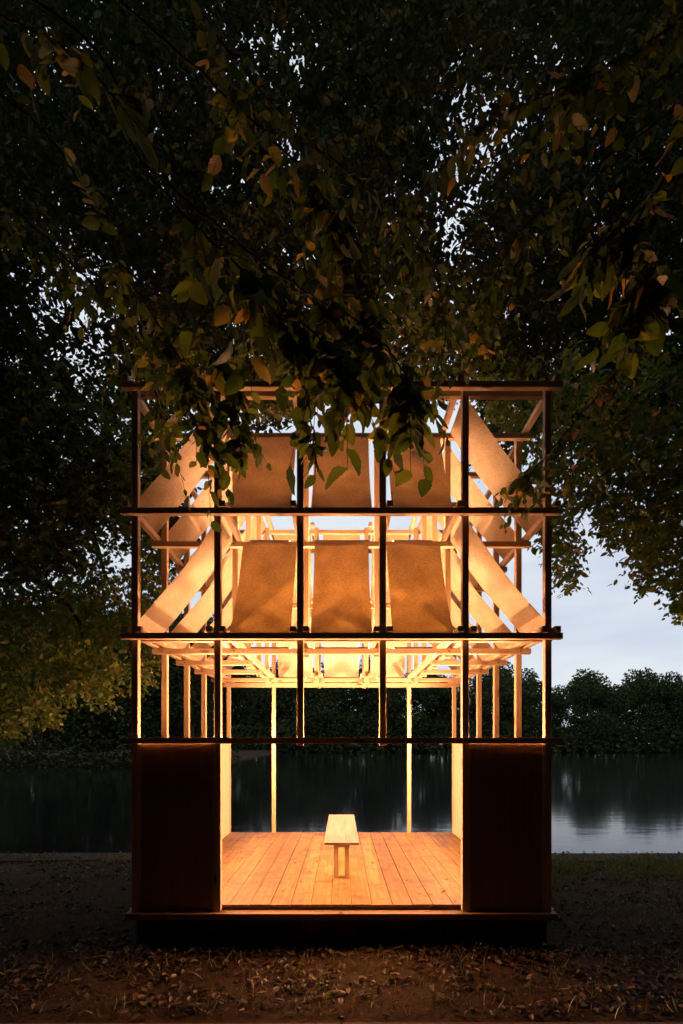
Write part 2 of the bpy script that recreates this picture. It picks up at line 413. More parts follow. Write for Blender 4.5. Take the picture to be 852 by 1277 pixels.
# base
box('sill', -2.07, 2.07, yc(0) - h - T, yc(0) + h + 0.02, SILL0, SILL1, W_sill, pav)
box('sill', -XE, XE, yc(5) - h - 0.02, yc(5) + h + T, SILL0, SILL1, W['x'], pav)
for s in (-1, 1):
    e = s * 2.5 * S
    a, b = sorted((e - s * 0.05, e + s * 0.095)); box('sill', a, b, yc(0) + h + 0.021, yc(5) - h - 0.021, SILL0, SILL1 - 0.001, W['y'], pav)
for yj in np.linspace(0.7, 3.5, 5):
    box('joist', -1.94, 1.94, yj, yj + 0.06, SILL0 - 0.04, FLOOR - 0.031, W['x'], pav)
box('joist', -1.94, 1.94, 0.088, 0.14, SILL0 - 0.04, FLOOR - 0.031, W['x'], pav)
floor = link('floor', None, parent=pav)
for kb in range(-10, 11):
    x0, x1 = max(kb * 0.2 - 0.098, -1.962), min(kb * 0.2 + 0.098, 1.962)
    zt = FLOOR + random.uniform(-0.0025, 0.0025)
    box('floor_board', x0, x1, 0.062 + random.uniform(-.003, .003), 4.05, zt - 0.028, zt, W_floor, floor, 0.0025)
skirt = link('skirt', None, parent=pav)
for kb in range(-10, 10):
    x0 = kb * 0.2 + 0.004
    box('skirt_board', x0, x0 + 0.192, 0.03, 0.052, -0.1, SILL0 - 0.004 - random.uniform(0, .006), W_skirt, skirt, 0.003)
# front wall panels, edge battens, side wall panels
for s in (-1, 1):
    a, b = sorted((s * (1.5 * S + h) + s * 0.001, s * (2.5 * S - h) - s * 0.001))
    box('front_panel', a + 0.02, b - 0.02, 0.018, 0.038, SILL1 + 0.001, D0 - 0.001, W_front, pav, 0.002)
    for x0 in (a, b - 0.02): box('batten', x0, x0 + 0.0195, 0.008, 0.05, SILL1 + 0.001, D0 - 0.001, W['z'], pav, 0.002)
    for k in range(5):
        e = s * 2.5 * S
        x0, x1 = sorted((e - s * 0.022, e - s * 0.004))
        box('side_panel', x0, x1, yc(k) + h + 0.001, yc(k + 1) - h - 0.001, SILL1 + 0.001, D1 - 0.004, W_wall, pav, 0.002)
        x0, x1 = sorted((e - s * 0.001, e + s * 0.020))
        box('outer_panel', x0, x1, yc(k) + h + 0.001, yc(k + 1) - h - 0.001, SILL1 + 0.001, D0 - 0.001, W_front, pav, 0.002)

# cloth panels
def cloth(lo, hi, across, width, sag, flip):
    """lo, hi: points at the middle of the lower and upper edge; across: unit vector along the edges"""
    lo, hi, ac = (np.asarray(a, float) for a in (lo, hi, across))
    nu, nv = 7, 15
    t = np.linspace(0, 1, nv)[:, None]; w = np.linspace(-0.5, 0.5, nu)[None]
    nrm = np.cross(hi - lo, ac); nrm /= np.linalg.norm(nrm)
    if nrm[2] > 0: nrm = -nrm
    ph = random.uniform(0, 6.28)
    sg = sag * np.sin(math.pi * t ** 1.15) * (1 + 0.15 * np.cos(w * 7 + ph)) + 0.004 * np.sin(9 * t + ph + 5 * w)
    edge = 0.012 * np.sin(math.pi * t)
    pts = lo + (hi - lo) * t[..., None] + ac * ((width - edge) * w)[..., None] + nrm * sg[..., None]
    i = np.arange(nu * nv).reshape(nv, nu)
    q = np.stack([i[:-1, :-1], i[:-1, 1:], i[1:, 1:], i[1:, :-1]], -1).reshape(-1, 4)
    uv = np.stack([np.broadcast_to(w + .5 + ph, (nv, nu)) * 0.6, np.broadcast_to(t * 1.4 + ph, (nv, nu))], -1).reshape(-1, 2)
    me = np_mesh('cloth_panel', pts.reshape(-1, 3), q, True, uv=uv)
    return link('cloth_panel', me, FELT, pav)
CW = 0.755 * S
for lo_l, hi_l in (('B', 'A'), ('C', 'B')):
    zl, zh = LV[lo_l] + T + 0.012, LV[hi_l] + 0.01
    for bx in (-1, 0, 1):
        x = bx * S
        cloth((x, yc(0) + h + 0.005, zl), (x, yc(1) - h - T - 0.003, zh), (1, 0, 0), CW, 0.035, 1)
        cloth((x, yc(5) - h - 0.005, zl), (x, yc(4) + h + T + 0.003, zh), (1, 0, 0), CW, 0.035, 1)
    for k in range(5):
        y = (yc(k) + yc(k + 1)) / 2
        for s in (-1, 1):
            cloth((s * 2.088, y, LV[lo_l] + 2 * T + 0.004), (s * (1.5 * S + h - 0.02), y, LV[hi_l] + T), (0, 1, 0), 0.645, 0.035, 1)

# warm light strips along the tops of the side walls
LED = led_mat(2150.0)
for s in (-1, 1):
    # channel fixed to the posts, its open side facing across the room
    e = s * (2.5 * S - h); za, zb = D1 - 0.030, D1 - 0.008
    x0, x1 = sorted((e - s * 0.0045, e - s * 0.0125)); b0, b1 = sorted((e - s * 0.0005, e - s * 0.004)); c0, c1 = sorted((e - s * 0.0005, e - s * 0.016))
    box('light_strip', x0, x1, 0.16, 3.95, za, zb, LED, pav, 0)
    box('strip_channel', b0, b1, 0.15, 3.96, za, zb, STEEL, pav, 0.001)
    for z0, z1 in ((za - 0.0065, za - 0.0005), (zb + 0.0005, zb + 0.006)):
        box('strip_channel', c0, c1, 0.15, 3.96, z0, z1, STEEL, pav, 0.001)
def up_strip(x0, x1, y0, y1, z, m, along):
    """lamp strip in a tray, shining straight up"""
    box('light_strip', x0, x1, y0, y1, z + 0.006, z + 0.016, m, pav, 0)
    box('strip_channel', x0, x1, y0, y1, z + 0.0005, z + 0.0055, STEEL, pav, 0.001)
    for a, b in ((-0.0045, -0.0005), (0.0005, 0.0045)):
        if along == 'x': box('strip_channel', x0, x1, (y0 if a < 0 else y1) + a, (y0 if a < 0 else y1) + b, z, z + 0.018, STEEL, pav, 0.001)
        else: box('strip_channel', (x0 if a < 0 else x1) + a, (x0 if a < 0 else x1) + b, y0, y1, z, z + 0.018, STEEL, pav, 0.001)
# behind the front rail, below the lower front cloths
LEDF = led_mat(250.0)
up_strip(-1.90, 1.90, 2 * h + 0.006, 2 * h + 0.022, D1 - 0.036, LEDF, 'x')
# unseen strips added on the inner rings to brighten the cloths and soften shadows
FILL_SIDE = led_mat(150.0); FILL_UPPER = led_mat(520.0); FILL_LOWER = led_mat(850.0)
zB = LV['B'] + T
for L, m in (('B', FILL_UPPER), ('C', FILL_LOWER)):
    for yy in (yc(1) - h - 0.040, yc(4) + h + 0.022):
        for a, b in ((-1.02, -0.58), (-0.30, 0.30), (0.58, 1.02)):
            up_strip(a, b, yy, yy + 0.020, LV[L] + T + 0.001, m, 'x')  # added fill below the front and back cloths
for s in (-1, 1):
    c = s * (1.5 * S - h - T / 2)
    up_strip(c - 0.010, c + 0.010, 0.95, 3.15, zB + T + 0.001, FILL_SIDE, 'y')  # added fill below the upper side cloths

# ------------------------------------------------------------------ bench
ben = thing('wooden_bench', 'pale wooden bench with a long plank seat standing on the pavilion floor', 'bench', (0, 1.9, FLOOR))
SH = FLOOR + 0.46
box('seat', -0.197, 0.197, 0.80, 3.02, SH - 0.03, SH, W_bench, ben, 0.003)
for y in (1.04, 2.72):
    lf = link('leg_frame', None, parent=ben)
    lf.location = (0, y - 1.9, 0)
    for s in (-1, 1):
        a, b = sorted((s * 0.035, s * 0.094)); o = box('leg', a, b, y - 0.03, y + 0.03, FLOOR - 0.002, SH - 0.095, W['z'], lf)
    box('cross_bar', -0.094, 0.094, y - 0.03, y + 0.03, SH - 0.0945, SH - 0.031, W['x'], lf)
    box('foot_bar', -0.0345, 0.0345, y - 0.022, y + 0.022, FLOOR, FLOOR + 0.028, W['x'], lf)
box('stretcher', -0.022, 0.022, 1.071, 2.689, SH - 0.09, SH - 0.0315, W['y'], ben)

# ------------------------------------------------------------------ leaves
# simple leaf: 6-point outline folded along the midrib (unit length along x)
T6 = np.array([[0, 0, 0], [.28, .27, .05], [.68, .24, .03], [1, 0, -.06], [.68, -.24, .03], [.28, -.27, .05]])
F6 = np.array([[0, 1, 2, 3], [0, 3, 4, 5]])
# detailed toothed leaf with curved midrib
def big_leaf(seed, ratio=0.56, curl=0.12):
    r = np.random.default_rng(seed)
    n = 11; t = np.linspace(0, 1, n)
    wdt = ratio / 2 * (np.sin(math.pi * t ** 0.80) ** 0.75) * (1 - 0.10 * t)
    wdt[0] = 0.006; wdt[-1] = 0.004
    tooth = np.where(np.arange(n) % 2 == 0, 1.05, 0.94); tooth[[0, -1]] = 1
    bend = -curl * t ** 2 + 0.02 * np.sin(6 * t + seed)
    mid = np.stack([t, 0.03 * np.sin(3 * t + seed), bend], -1)
    fold = 0.28
    V = [mid]
    uv = [np.stack([t, 0 * t], -1)]
    for s in (1, -1):
        e = mid.copy(); w_ = wdt * tooth * r.uniform(0.94, 1.06, n)
        e[:, 1] += s * w_; e[:, 2] += w_ * fold + 0.018 * np.sin(9 * t + s)
        e[:, 0] += 0.03 * (np.arange(n) % 2)
        V.append(e); uv.append(np.stack([t, s * w_], -1))
    V = np.concatenate(V); uv = np.concatenate(uv)
    V[n] = V[2 * n] = V[0]; V[2 * n - 1] = V[3 * n - 1] = V[n - 1]
    a = np.arange(n - 1)
    q1 = np.stack([a, a + 1, n + a + 1, n + a], -1); q2 = np.stack([a + 1, a, 2 * n + a, 2 * n + a + 1], -1)
    return V, np.concatenate([q1, q2]), uv
BIG = [big_leaf(s, random.uniform(.58, .74), random.uniform(.02, .34)) for s in range(6)]

def frames(axis, normal):
    x = norm(axis); y = norm(np.cross(normal, x)); z = np.cross(x, y)
    return x, y, z

def leaves_mesh(name, pos, axis, normal, size, tint, tmpl=(T6, F6), uv=None):
    tv, tf = tmpl; N, m = len(pos), len(tv)
    x, y, z = frames(axis, normal)
    V = pos[:, None] + size[:, None, None] * (tv[None, :, 0:1] * x[:, None] + tv[None, :, 1:2] * y[:, None] + tv[None, :, 2:3] * z[:, None])
    Fc = (tf[None] + (np.arange(N) * m)[:, None, None]).reshape(-1, tf.shape[1])
    u = None if uv is None else np.tile(uv, (N, 1))
    return np_mesh(name, V.reshape(-1, 3), Fc, True, {'tint': np.repeat(tint, m)}, u)

def twig_leaves(p, d, L, n, size, droop=0.25, flat=0.6, down=0.45):
    """leaves alternating along many twigs -> pos, axis, normal, size arrays"""
    M = len(p); t = (np.arange(n)[None] + rng.uniform(.4, 1.0, (M, n))) / n
    pos = p[:, None] + d[:, None] * (L[:, None] * t)[..., None]
    pos[..., 2] -= droop * L[:, None] * t ** 2
    up = np.array([0, 0, 1.0])
    side = norm(np.cross(d, up) + 1e-6)[:, None] * np.where(np.arange(n) % 2, 1, -1)[None, :, None]
    ax = norm(0.55 * d[:, None] + 0.8 * side + np.array([0, 0, -down]) + rng.normal(0, .3, (M, n, 3)))
    nr = norm(flat * up + rng.normal(0, .45, (M, n, 3)))
    sz = size * rng.uniform(.5, 1.25, (M, n)) * (1.05 - 0.35 * t)
    return pos.reshape(-1, 3), ax.reshape(-1, 3), nr.reshape(-1, 3), sz.reshape(-1)

def rand_dir(M, zlo=-0.5, zhi=0.15):
    a = rng.uniform(0, 2 * math.pi, M); z = rng.uniform(zlo, zhi, M); r = np.sqrt(1 - z ** 2)
    return np.stack([r * np.cos(a), r * np.sin(a), z], -1)

def blob(u, v, cu, cv, ru, rv):
    return np.exp(-(((u - cu) / ru) ** 2 + ((v - cv) / rv) ** 2))

def canopy_density(u, v):
    """how thickly the far canopy closes over, 0..1 (thin places are where the sky twinkles through)"""
    w = np.ones_like(u)
    lower = 505 + 25 * np.sin(u / 47.0) + 14 * np.sin(u / 17.0 + 1)          # ragged lower rim
    lower = np.where((u > 380) & (u < 470), lower - 15, lower)
    lower = np.where(u < 230, 690 + 40 * np.sin(u / 31.0), lower)
    lower = np.where(u > 600, 560 + 30 * np.sin(u / 23.0), lower)
    w = w * np.clip((lower - v) / 25.0, 0, 1)
    for c in ((585, 170, 60, 120, .80), (640, 110, 30, 70, .5), (555, 290, 40, 50, .78), (110, 400, 60, 95, .85), (60, 340, 40, 60, .6),
              (330, 60, 110, 60, .76), (360, 190, 45, 28, .85), (185, 560, 40, 90, .62), (20, 640, 50, 60, .6), (100, 520, 50, 60, .55),
              (825, 400, 22, 50, .7), (740, 330, 40, 50, .35), (500, 400, 25, 60, .35), (90, 60, 60, 50, .65), (690, 110, 50, 60, .6),
              (620, 540, 60, 30, .6), (800, 470, 50, 40, .4)):
        w = w * (1 - c[4] * blob(u, v, *c[:4]))
    return w

def sample(n, box_, dens, dr):
    us, vs, ds = [], [], []
    got = 0
    while got < n:
        u = rng.uniform(box_[0], box_[1], n); v = rng.uniform(box_[2], box_[3], n)
        ok = rng.uniform(0, 1, n) < dens(u, v)
        us.append(u[ok]); vs.append(v[ok]); got += ok.sum()
    u = np.concatenate(us)[:n]; v = np.concatenate(vs)[:n]
    d = rng.uniform(dr[0], dr[1], n)
    return u, v, d

def clear_of_pavilion(p, m=0.25):
    return ~((np.abs(p[:, 0]) < 2.15 + m) & (p[:, 1] > -0.2 - m) & (p[:, 1] < 4.25 + m) & (p[:, 2] < TOP + 0.15 + m))

crowns = {k: [] for k in ('left', 'right')}
low = {k: [] for k in ('left', 'right')}
# mid and far canopy above and behind the pavilion
for n_t, dr, size, nl in ((17000, (6.5, 9.5), .115, 9), (10500, (10, 14.5), .25, 8)):
    u, v, d = sample(n_t, (-140, 990, -160, 760), canopy_density, dr)
    p = P(u, v, d); k = clear_of_pavilion(p, 0.4); p, u = p[k], u[k]
    dd = rand_dir(len(p)); L = rng.uniform(.3, .55, len(p)) * (size / .11)
    pos, ax, nr, sz = twig_leaves(p - dd * L[:, None] * .5, dd, L, nl, size)
    su = np.repeat(u, nl); m = su < 430
    crowns['left'].append((pos[m], ax[m], nr[m], sz[m])); crowns['right'].append((pos[~m], ax[~m], nr[~m], sz[~m]))
# lower foliage beside the pavilion, left (lit by it) and right
def dens_left(u, v):
    rim = np.interp(u, [-200, 0, 40, 80, 120, 165, 190, 215], [950, 940, 915, 888, 885, 872, 845, 770]) + 12 * np.sin(u / 9.0)
    w = np.clip((rim - v) / 30, 0, 1) * np.clip((v - 440) / 120, 0, 1) * (u < 215)
    for c in ((20, 650, 30, 28, .85), (150, 690, 30, 30, .8), (60, 715, 26, 18, .8), (150, 822, 22, 12, .7), (20, 790, 16, 24, .4), (120, 640, 40, 20, .5)):
        w = w * (1 - c[4] * blob(u, v, *c[:4]))
    return w
def dens_right(u, v):
    rim = np.interp(u, [560, 640, 690, 715, 730, 770, 800, 835, 852, 900, 1000], [470, 560, 735, 730, 640, 690, 735, 740, 775, 800, 850]) + 8 * np.sin(u / 7.0)
    w = np.clip((rim - v) / 18, 0, 1) * np.clip((v - 420) / 120, 0, 1) * (u > 600)
    for c in ((722, 640, 12, 30, .8), (700, 700, 10, 12, .6), (745, 690, 14, 14, .9), (825, 400, 22, 50, .5), (715, 555, 14, 20, .6)):
        w = w * (1 - c[4] * blob(u, v, *c[:4]))
    return w
for key, dens, bx_, nt, dr in (('left', dens_left, (-170, 215, 440, 955), 6200, (6.6, 9.6)), ('right', dens_right, (600, 990, 420, 850), 3400, (5.6, 8.2))):
    u, v, d = sample(nt, bx_, dens, dr); p = P(u, v, d); k = clear_of_pavilion(p, 0.35); p = p[k]
    dd = rand_dir(len(p), -.6, .1); L = rng.uniform(.25, .45, len(p))
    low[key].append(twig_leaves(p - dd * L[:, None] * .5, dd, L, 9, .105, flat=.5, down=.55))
# unseen leaves added above and behind the camera to block sky light
def shade_roof(n, x0, x1):
    p = np.stack([rng.uniform(x0, x1, n), rng.uniform(-15, 4, n), rng.uniform(6.5, 11, n)], -1)
    el = (p[:, 2] - CAM_Z) / np.maximum(p[:, 1] - CAM_Y, 1e-3)
    p = p[(el > 1.62 + 1.6 / np.maximum(p[:, 2] - CAM_Z, 1)) | (p[:, 1] < CAM_Y - .3)]
    a = rand_dir(len(p), -.4, .2)
    return p, a, norm(np.array([0, 0, 1.0]) + rng.normal(0, .4, p.shape)), rng.uniform(.45, .8, len(p))
crowns['left'].append(shade_roof(14000, -13, -3))  # unseen sky-blocking leaves join this crown

def cat4(lst): return [np.concatenate([l[j] for l in lst]) for j in range(4)]

def tree_trunk(parent, base, top, r0, limbs):
    pts = smooth_path([base, [base[0] * .9 + top[0] * .1, base[1] * .9 + top[1] * .1, top[2] * .45], top], 18, 0.02)
    rad = np.linspace(r0, r0 * .35, 18); rad[0] *= 1.35; rad[1] *= 1.1
    V, Fc = tube([(pts, rad)], 12)
    link('trunk', np_mesh('trunk', V, Fc, True), BARK, parent)
    for lp in limbs:
        pp = smooth_path(lp, 20, 0.025)
        V, Fc = tube([(pp, np.linspace(r0 * .32, .012, 20))], 8)
        link('limb', np_mesh('limb', V, Fc, True), BARK, parent)

def crown_obj(name, parts, mt, parent):
    pos, ax, nr, sz = cat4(parts)
    o = link(name, leaves_mesh(name, pos, ax, nr, sz, rng.uniform(0, 1, len(pos))), mt, parent)
    return tag(o, kind='stuff')

# trees standing beside the pavilion
tl = thing('broadleaf_tree', 'leafy tree beside the pavilion with low branches lit yellow green by its lamps', 'tree', group='trees around the pavilion')
tree_trunk(tl, [-8.6, 3.6, -.3], [-7.6, 3.2, 10], .30,
           [[[-8.2, 3.4, 5], P(150, 330, 8.5), P(330, 150, 8)], [[-8.3, 3.5, 3.6], P(60, 620, 8), P(150, 760, 7.6)], [[-8.3, 3.5, 4.4], P(40, 520, 8), P(180, 640, 8.2)],
            [[-7.8, 3.3, 7.5], P(120, 120, 9), P(360, 60, 9.5)], [[-8.4, 3.5, 3.0], P(30, 720, 8), P(120, 830, 7.8)]])
crown_obj('crown', crowns['left'], LEAF_SHADED, tl)
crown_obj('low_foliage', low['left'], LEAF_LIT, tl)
tr = thing('broadleaf_tree', 'leafy tree whose drooping boughs frame the pale open sky over the lake', 'tree', group='trees around the pavilion')
crowns['right'].append(shade_roof(14000, 3, 13)); crowns['right'].append(shade_roof(10000, -3, 3))  # more unseen leaves added to shut out the sky
tree_trunk(tr, [9.2, 3.0, -.3], [8.2, 2.8, 10], .32,
           [[[8.9, 2.9, 5], P(740, 330, 8.5), P(560, 250, 8)], [[8.9, 2.9, 4], P(830, 560, 7), P(720, 650, 6.6)], [[8.6, 2.9, 7.5], P(700, 100, 9), P(520, 120, 9)],
            [[8.9, 2.9, 4.4], P(860, 600, 7), P(800, 690, 6.8)]])
crown_obj('crown', crowns['right'], LEAF_SHADED, tr)
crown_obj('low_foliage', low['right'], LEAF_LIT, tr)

# ------------------------------------------------------------------ near overhanging boughs with large leaves
big_meshes = []
for kk, (V, q, uv) in enumerate(BIG):
    me = np_mesh('leaf', V, q, True, uv=uv); me.materials.append(LEAF_NEAR); big_meshes.append(me)

def near_tree(parent, boughs, limit=300):
    """boughs: dicts with path [(u,v,d)...], r, twigs n, reach, leaf size. Leaves become objects up to the limit, the rest one mesh."""
    P_, A_, N_, S_ = [], [], [], []
    stems = []
    for b in boughs:
        pts = smooth_path(np.array([P(*q) for q in b['path']]), 40, 0.004)
        V, Fc = tube([(pts, np.linspace(b['r'], 0.003, 40))], 7)
        link('bough', np_mesh('bough', V, Fc, True), BARK, parent)
        M = b['n']; lo = b.get('lo', 0.1)
        t = np.sort(rng.uniform(lo, 1, M)); i = np.clip((t * 39).astype(int), 0, 38)
        base = pts[i]; tan = norm(pts[i + 1] - pts[i])
        dd = norm(0.5 * tan + rng.normal(0, .55, (M, 3)) + np.array([0, 0.05, -b.get('down', .55)]))
        L = b['reach'] * rng.uniform(.5, 1.1, M)
        nl = b.get('nl', 8)
        pos, ax, nr, sz = twig_leaves(base, dd, L, nl, b['size'], droop=.35, flat=b.get('flat', .35), down=b.get('ldown', .6))
        # leaves show their faces towards the open side
        nr = norm(nr + np.array([0, -0.55, 0.0]))
        P_.append(pos); A_.append(ax); N_.append(nr); S_.append(sz)
        for j in range(M):
            tt = np.linspace(0, 1, 5)[:, None]
            sp = base[j] + dd[j] * L[j] * tt; sp[:, 2] -= .35 * L[j] * tt[:, 0] ** 2
            stems.append((sp, np.linspace(.0028, .0012, 5)))
    V, Fc = tube(stems, 4)
    tag(link('twigs', np_mesh('twigs', V, Fc, True), BARK, parent), kind='stuff')
    pos, ax, nr, sz = (np.concatenate(a) for a in (P_, A_, N_, S_))
    dist = np.linalg.norm(pos - np.array([0, CAM_Y, CAM_Z]), axis=1)
    uu = HX + (pos[:, 0]) / np.maximum(pos[:, 1] - CAM_Y, .05) * F; vv = HY - (pos[:, 2] - CAM_Z) / np.maximum(pos[:, 1] - CAM_Y, .05) * F
    inside = (uu > -30) & (uu < 880) & (vv > -30) & (vv < 700)
    score = sz / dist * np.where(inside, 1, .01)
    order = np.argsort(-score); first, rest = order[:limit], order[limit:]
    x, y, z = frames(ax, nr)
    for j in first:
        o = bpy.data.objects.new('leaf', big_meshes[int(rng.integers(0, 6))]); COL.objects.link(o); o.parent = parent
        m = Matrix(((x[j][0], y[j][0], z[j][0]), (x[j][1], y[j][1], z[j][1]), (x[j][2], y[j][2], z[j][2]))) * float(sz[j])
        o.matrix_local = Matrix.Translation(Vector(pos[j])) @ m.to_4x4()
    if len(rest):
        V, q, uv = BIG[1]
        o = link('foliage', leaves_mesh('foliage', pos[rest], ax[rest], nr[rest], sz[rest], rng.uniform(0, 1, len(rest)), (V, q), uv), LEAF_NEAR_STUFF, parent)
        tag(o, kind='stuff')

ta = thing('overhanging_tree', 'tree by the path whose large toothed leaves droop over the middle of the top beam', 'tree', group='trees overhanging the path')
near_tree(ta, [
    dict(path=[(-60, -60, 2.6), (120, 60, 2.4), (175, 200, 2.3), (300, 335, 2.2), (385, 410, 2.15), (440, 470, 2.1)], r=.008, n=30, reach=.42, size=.142, lo=.5),
    dict(path=[(175, 200, 2.3), (330, 330, 2.3), (470, 420, 2.3), (520, 500, 2.25)], r=.006, n=26, reach=.34, size=.135, lo=.4),
    dict(path=[(300, 335, 2.2), (360, 420, 2.15), (384, 500, 2.1), (396, 588, 2.1)], r=.004, n=9, reach=.10, size=.085, lo=.45, nl=3, down=.8),
    dict(path=[(-80, 60, 3.0), (60, 170, 2.9), (150, 330, 2.8), (220, 440, 2.7), (262, 540, 2.65)], r=.008, n=36, reach=.36, size=.105, lo=.35),
    dict(path=[(150, 330, 2.8), (235, 400, 2.8), (285, 480, 2.75), (300, 560, 2.7)], r=.005, n=26, reach=.24, size=.11, lo=.3),
    dict(path=[(100, -40, 2.6), (260, 100, 2.7), (380, 215, 2.7), (430, 300, 2.7), (470, 400, 2.8)], r=.008, n=64, reach=.36, size=.11, lo=.25),
    dict(path=[(-40, 0, 2.2), (80, 60, 2.1), (150, 130, 2.0)], r=.006, n=12, reach=.25, size=.11),
    dict(path=[(200, -60, 3.6), (330, 120, 3.6), (520, 300, 3.5), (560, 440, 3.5)], r=.01, n=44, reach=.45, size=.105, lo=.2),
    dict(path=[(-60, 200, 3.6), (60, 300, 3.6), (170, 420, 3.5), (200, 520, 3.4)], r=.01, n=34, reach=.42, size=.105, lo=.2),
])
tree_trunk(ta, [-4.6, -7.2, 0], [-4.2, -6.6, 8], .24,
           [[[-4.4, -6.9, 4.2], [-3.4, -4.6, 5.2], P(-60, -60, 2.6)], [[-4.4, -6.9, 4.6], [-3.4, -4.0, 5.0], P(-80, 60, 3.0)],
            [[-4.3, -6.8, 5.4], [-2.6, -4.6, 6.2], P(100, -40, 2.6)], [[-4.3, -6.8, 6.0], [-2.0, -3.6, 7.2], P(200, -60, 3.6)], [[-4.4, -6.9, 4.0], [-3.8, -4.0, 4.6], P(-60, 200, 3.6)]])
tb = thing('overhanging_tree', 'tree by the path with broad dark leaves hanging very close before the dark canopy', 'tree', group='trees overhanging the path')
near_tree(tb, [
    dict(path=[(930, 60, 1.5), (860, 180, 1.45), (800, 260, 1.4), (745, 300, 1.4)], r=.006, n=18, reach=.16, size=.105, nl=6),
    dict(path=[(900, 150, 1.5), (840, 280, 1.45), (790, 370, 1.45), (765, 420, 1.5)], r=.005, n=13, reach=.13, size=.10, nl=6),
    dict(path=[(960, -60, 2.6), (800, 60, 2.6), (700, 110, 2.6), (600, 160, 2.7)], r=.008, n=36, reach=.36, size=.105),
    dict(path=[(960, 260, 4.2), (820, 400, 4.1), (740, 500, 4.0), (680, 570, 3.9), (655, 600, 3.9)], r=.009, n=38, reach=.32, size=.095, lo=.2),
    dict(path=[(900, 420, 4.4), (780, 520, 4.3), (700, 600, 4.2)], r=.007, n=30, reach=.32, size=.095, lo=.1),
    dict(path=[(960, 60, 3.6), (780, 180, 3.6), (640, 300, 3.6), (600, 420, 3.6)], r=.009, n=36, reach=.45, size=.10),
])
tree_trunk(tb, [5.0, -6.6, 0], [4.6, -6.2, 8], .24,
           [[[4.8, -6.4, 3.9], [3.0, -4.6, 4.6], P(930, 60, 1.5)], [[4.8, -6.4, 5.2], [3.6, -4.2, 6.0], P(960, -60, 2.6)], [[4.8, -6.4, 4.4], [4.6, -2.4, 5.2], P(960, 260, 4.2)],
            [[4.8, -6.4, 5.6], [4.2, -3.0, 6.6], P(960, 60, 3.6)]])

# ------------------------------------------------------------------ trees across the lake
def far_tree_meshes(seed, n=6500, smin=.3, smax=.85):
    r = np.random.default_rng(seed)
    lobes = []
    for j in range(13):
        a = r.uniform(0, 6.28); rr = r.uniform(.5, 4.2); z = r.uniform(3.5, 19) ; s = r.uniform(2.2, 4.0) * (1 - .45 * max(0, (z - 11) / 12))
        lobes.append((rr * math.cos(a) * (1 - max(0, z - 11) / 14), rr * math.sin(a), z, s))
    lobes.append((0, 0, 20, 2.3)); lobes.append((.6, 0, 16, 3.2))
    pos, nr = [], []
    w = np.array([l[3] ** 2 for l in lobes]); w /= w.sum()
    for l, c in zip(lobes, (w * n).astype(int) + 10):
        d = norm(r.normal(0, 1, (c, 3))); rad = l[3] * r.uniform(.55, 1.08, c) ** .6
        pos.append(np.array(l[:3]) + d * rad[:, None]); nr.append(norm(d + r.normal(0, .5, (c, 3))))
    pos = np.concatenate(pos); nr = np.concatenate(nr)
    ax = norm(r.normal(0, 1, pos.shape) + np.array([0, 0, -.4]))
    me = leaves_mesh('crown', pos, ax, nr, r.uniform(smin, smax, len(pos)), r.uniform(0, 1, len(pos)))
    me.materials.append(LEAF_FAR)
    V, Fc = tube([(smooth_path([[0, 0, -1], [.2, 0, 8], [0, 0, 18]], 10), np.linspace(.42, .1, 10))] +
                 [(smooth_path([[.1, 0, 6 + j], [l[0] * .6, l[1] * .6, 6 + j + (l[2] - 6) * .5], list(l[:3])], 8), np.linspace(.16, .04, 8)) for j, l in enumerate(lobes[:5])], 7)
    tm = np_mesh('trunk', V, Fc, True); tm.materials.append(BARK)
    return me, tm
far = [far_tree_meshes(s) for s in range(11, 16)]
nearer = [far_tree_meshes(s, 15000, .22, .6) for s in range(21, 24)]
def far_tree(x, y, sc, rz, label, group, sx=1.0, pool=far):
    me, tm = random.choice(pool)
    t = thing('shore_tree', label, 'tree', (x, y, -0.4), group)
    t.rotation_euler.z = rz; t.scale = (sc * sx, sc * sx, sc)
    c = link('crown', me, None, t); k = link('trunk', tm, None, t)
    tag(c, kind='stuff')
    return t
fx = -104.0
while fx < 104:
    x = fx + random.uniform(-1.5, 1.5)
    edge = random.uniform(0, 2.5)
    hgt = random.uniform(.80, 1.04) * (1.0 if fx > 10 else 1.12)
    far_tree(x, 129 + edge, hgt, random.uniform(0, 6.28), 'dark broadleaf tree in the front row on the far shore', 'front row of trees on the far shore', 1.15)
    far_tree(x + 3.4, 139 + random.uniform(0, 4), hgt * random.uniform(1.02, 1.16), random.uniform(0, 6.28), 'dark broadleaf tree rising behind the front row on the far shore', 'second row of trees on the far shore', 1.2)
    fx += 7.4
for x, y, sc in ((-17, 52, .78), (-22, 50, .82), (-27.5, 51, .86), (-33, 50, .8), (-39, 52, .9), (-46, 55, .95), (-24, 60, 1.0), (-36, 62, 1.05), (-18, 66, .95)):
    far_tree(x, y, sc, random.uniform(0, 6.28), 'shadowed tree on the near arm of the lake shore', 'trees on the near arm of the shore', 1.2, nearer)
